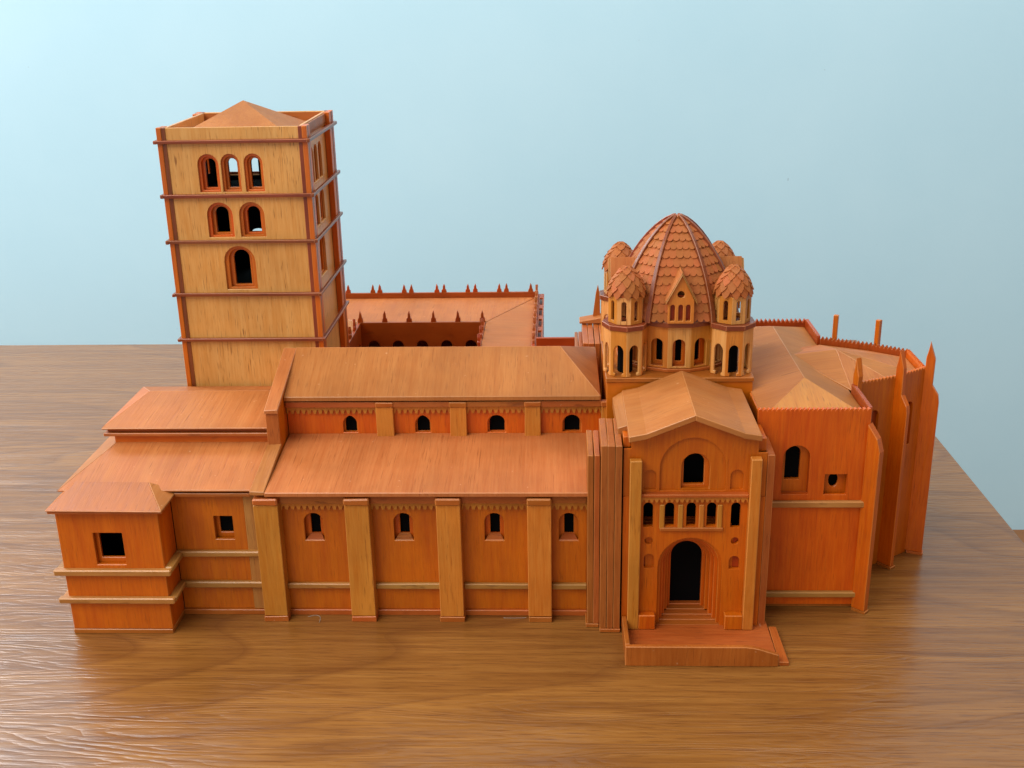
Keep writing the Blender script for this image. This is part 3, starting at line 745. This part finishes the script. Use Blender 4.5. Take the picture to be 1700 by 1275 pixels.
def fin(px, py, ang, pr, th=.5, mat=None, par=None, name='buttress'):
    """radial buttress: profile (distance outwards, height)"""
    uu = Vector((math.cos(ang), math.sin(ang), 0)); sd = Vector((-uu.y, uu.x, 0))
    return plate(name, pr, [], Vector((px, py, 0))-sd*th/2, uu, Z, sd*th, mat or WZ, par or apse, .04)
FP = [(.0, .2), (1.2, .2), (1.2, 12.3), (1.08, 12.9), (.62, 13.6), (.62, 15.6), (.2, 16.85), (.12, 16.2), (.0, 15.6)]
FPB = [(.0, .2), (1.1, .2), (1.1, 12.3), (.42, 13.4), (.42, 16.7), (.0, 16.75)]; FPC = [(.0, .2), (1.1, .2), (1.1, 12.3), (.3, 13.6), (.0, 14.6)]
fb = lambda px, py, ang, s=1.1, par=None: plate('buttress_foot', [(0, 0), (s+.1, 0), (s+.1, .19), (0, .19)], [], Vector((px, py, 0))-Vector((-math.sin(ang), math.cos(ang), 0))*.3, Vector((math.cos(ang), math.sin(ang), 0)), Z, Vector((-math.sin(ang), math.cos(ang), 0))*.6, CX_, par or apse, .02)
for (px, py), ang in zip(AV[:4]+[(44.95, 16.05), (42.1, 17.45)], [math.radians(-70), math.radians(-50), math.radians(-22), math.radians(22), math.radians(50), math.radians(70)]):
    fin(px-math.cos(ang)*.1, py-math.sin(ang)*.1, ang, FP if py < 12 else (FPC if px > 46 else FPB), .42 if py < 12 else .36, wood('wall', 'z')); fb(px, py, ang)
# diagonal buttress at the south-east corner of the choir
ang = math.radians(-42)
fin(40.98, yE+.05, ang, [(0, .2), (.98, .2), (.98, 12.1), (.72, 13.0), (.0, 13.9)], .62, wood('wall', 'z'), choir); fb(40.98, yE, ang, .95, choir)
fin(40.98, 22.75, -ang, [(0, .2), (.98, .2), (.98, 12.1), (.72, 13.0), (.0, 13.9)], .62, wood('wall', 'z'), choir)

# ------------------------------------------------------------------ north transept fins seen beside the dome
nt_ = box('transept', 24.7, 33.8, 17.8, 23.2, 0, 13.0, WZ, model)
for k in range(4): xplate('fin', [(19.5, .3), (25.4, .3), (25.4, 14.1), (19.5, 13.9)], [], 22.52+.47*k, .43, wood('edge', 'z'), nt_, .04)
for k in range(2): xplate('fin', [(19.5, .3), (25.6, .3), (25.6, 13.0), (19.5, 12.9)], [], 21.9+.31*k, .29, wood('edge', 'z'), nt_, .04)
hexa('roof', [(22.3, 24.2, 14.12), (24.9, 24.2, 14.12), (24.9, 25.6, 14.12), (22.3, 25.6, 14.12)], [(22.3, 24.2, 14.32), (24.9, 24.2, 14.8), (24.9, 25.6, 14.8), (22.3, 25.6, 14.32)], RX, nt_, .05)
yplate('pinnacle', [(23.45, 14.4), (24.1, 14.4), (24.05, 16.4), (23.86, 17.3), (23.7, 16.6)], [], 25.0, .35, wood('cap', 'z'), nt_, .03)

# ------------------------------------------------------------------ cloister
zc = 11.0
clo = box('cloister', -10, 18.0, 26, 45.8, 0, .4, CX_, model)
yplate('cloister_wall', rect(-10, 18.45, .4, zc), [], 46.0, .3, DX, clo, .03)
xplate('cloister_wall', rect(26.0, 45.98, .4, zc), [], 18.1, .34, DY, clo, .03)
xplate('cloister_wall', rect(26.0, 45.98, .4, zc), [], -10.0, .34, DY, clo, .03)
ix0, ix1, iy0, iy1 = 1.4, 13.22, 27.0, 36.2
nh = 5; sp = (ix1-ix0)/nh
yplate('arcade_wall', rect(ix0-.2, ix1+.2, .4, zc-.25), [arch(ix0+sp*(i+.5)-.55, ix0+sp*(i+.5)+.55, 4.0, 8.9) for i in range(nh)], iy1, .3, DX, clo, .02)
mh = 4; sq = (iy1-iy0)/mh
for xx, t_ in ((ix1, .3), (ix0, -.3)):
    xplate('arcade_wall', rect(iy0, iy1-.02, .4, zc-.25), [arch(iy0+sq*(i+.5)-.5, iy0+sq*(i+.5)+.5, 4.0, 8.9) for i in range(mh)], xx, t_, DY, clo, .02)
# gallery roofs
zo, zi = zc-.55, zc-.3
O = [(-9.6, 26.2), (18.08, 26.2), (18.08, 45.95), (-9.6, 45.95)]; I = [(ix0-.32, iy0), (ix1+.32, iy0), (ix1+.32, iy1+.32), (ix0-.32, iy1+.32)]
slab('gallery_roof', [I[3]+(zi,), I[2]+(zi,), O[2]+(zo,), O[3]+(zo,)], .15, RY, clo, .03)
slab('gallery_roof', [I[1]+(zi,), O[1]+(zo,), (O[2][0], O[2][1]-.22, zo), (I[2][0]+.02, I[2][1]-.16, zi)], .15, RX, clo, .03)
slab('gallery_roof', [I[0]+(zi,), I[3]+(zi,), O[3]+(zo,), O[0]+(zo,)], .15, RX, clo, .03)
def pinn(x, y, z0, h, wd, th, mat, along='x'):
    pr = [(-wd*.5, 0), (wd*.5, 0), (wd*.42, h*.32), (wd*.26, h*.4), (wd*.2, h*.7), (0, h), (-wd*.2, h*.7), (-wd*.26, h*.4), (-wd*.42, h*.32)]
    if along == 'x': plate('pinnacle', pr, [], (x, y, z0), X, Z, Y*th, mat, clo, .02)
    else: plate('pinnacle', pr, [], (x, y, z0), Y, Z, X*th, mat, clo, .02)

for x in (-1.5, 1.09, 1.82, 4.39, 5.15, 7.83, 8.58, 11.07, 11.85, 14.37, 15.11, 17.64): pinn(x, 46.02, zc-.02, .95, .55, .26, DZ)
for i in range(6): pinn(ix0-.02+i*sp, iy1+.02, zc-.27, 1.18, .55, .26, DZ)
for i in range(1, 4):
    pinn(ix0-.28, iy1-i*2.45, zc-.27, 1.15, .6, .26, DZ, 'y'); pinn(ix1+.02, iy1-i*2.45, zc-.27, 1.15, .6, .26, DZ, 'y')
for i in range(8): pinn(18.14, 45.6-i*2.4, zc-.02, .95, .55, .26, EZ, 'y')
plate('cornice', rect(18.46, 19.05, 26.5, 46.2), [rect(18.6, 18.92, 27.0+3.75*i, 29.6+3.75*i) for i in range(5)], (0, 0, zc-.25), X, Y, -Z*.2, DY, clo, .02)
xplate('cornice_wall', rect(26.5, 46.2, 6, zc-.9), [], 18.48, .5, DY, clo, 0)

# ------------------------------------------------------------------ lint on the table
WH = plain('lint', srgb(190, 176, 160), .8)
def thread(label, pts, rad):
    c = D.curves.new('thread', 'CURVE'); c.dimensions = '3D'; c.bevel_depth = rad*S; c.bevel_resolution = 1
    sp_ = c.splines.new('NURBS'); sp_.points.add(len(pts)-1); sp_.use_endpoint_u = True; sp_.order_u = 3
    for p, q in zip(sp_.points, pts): p.co = tuple(Vector(q)*S)+(1,)
    me_o = D.objects.new('tmp', c); COL.objects.link(me_o)
    dg = bpy.context.evaluated_depsgraph_get(); me = D.meshes.new_from_object(me_o.evaluated_get(dg)); D.objects.remove(me_o)
    me.name = 'thread'; me.materials.clear(); me.materials.append(WH)
    o = link('thread', me); tag(o, label, 'thread')
thread('short curved white thread on the table below the leftmost aisle window', [(2.9, .55, .03), (3.4, .75, .06), (3.75, .6, .03), (3.85, .1, .03), (3.84, -.2, .03)], .014)
thread('short straight white thread on the table beside the buttress nearest the portal', [(16.6, .5, .03), (17.4, .42, .03), (18.2, .5, .05)], .013)
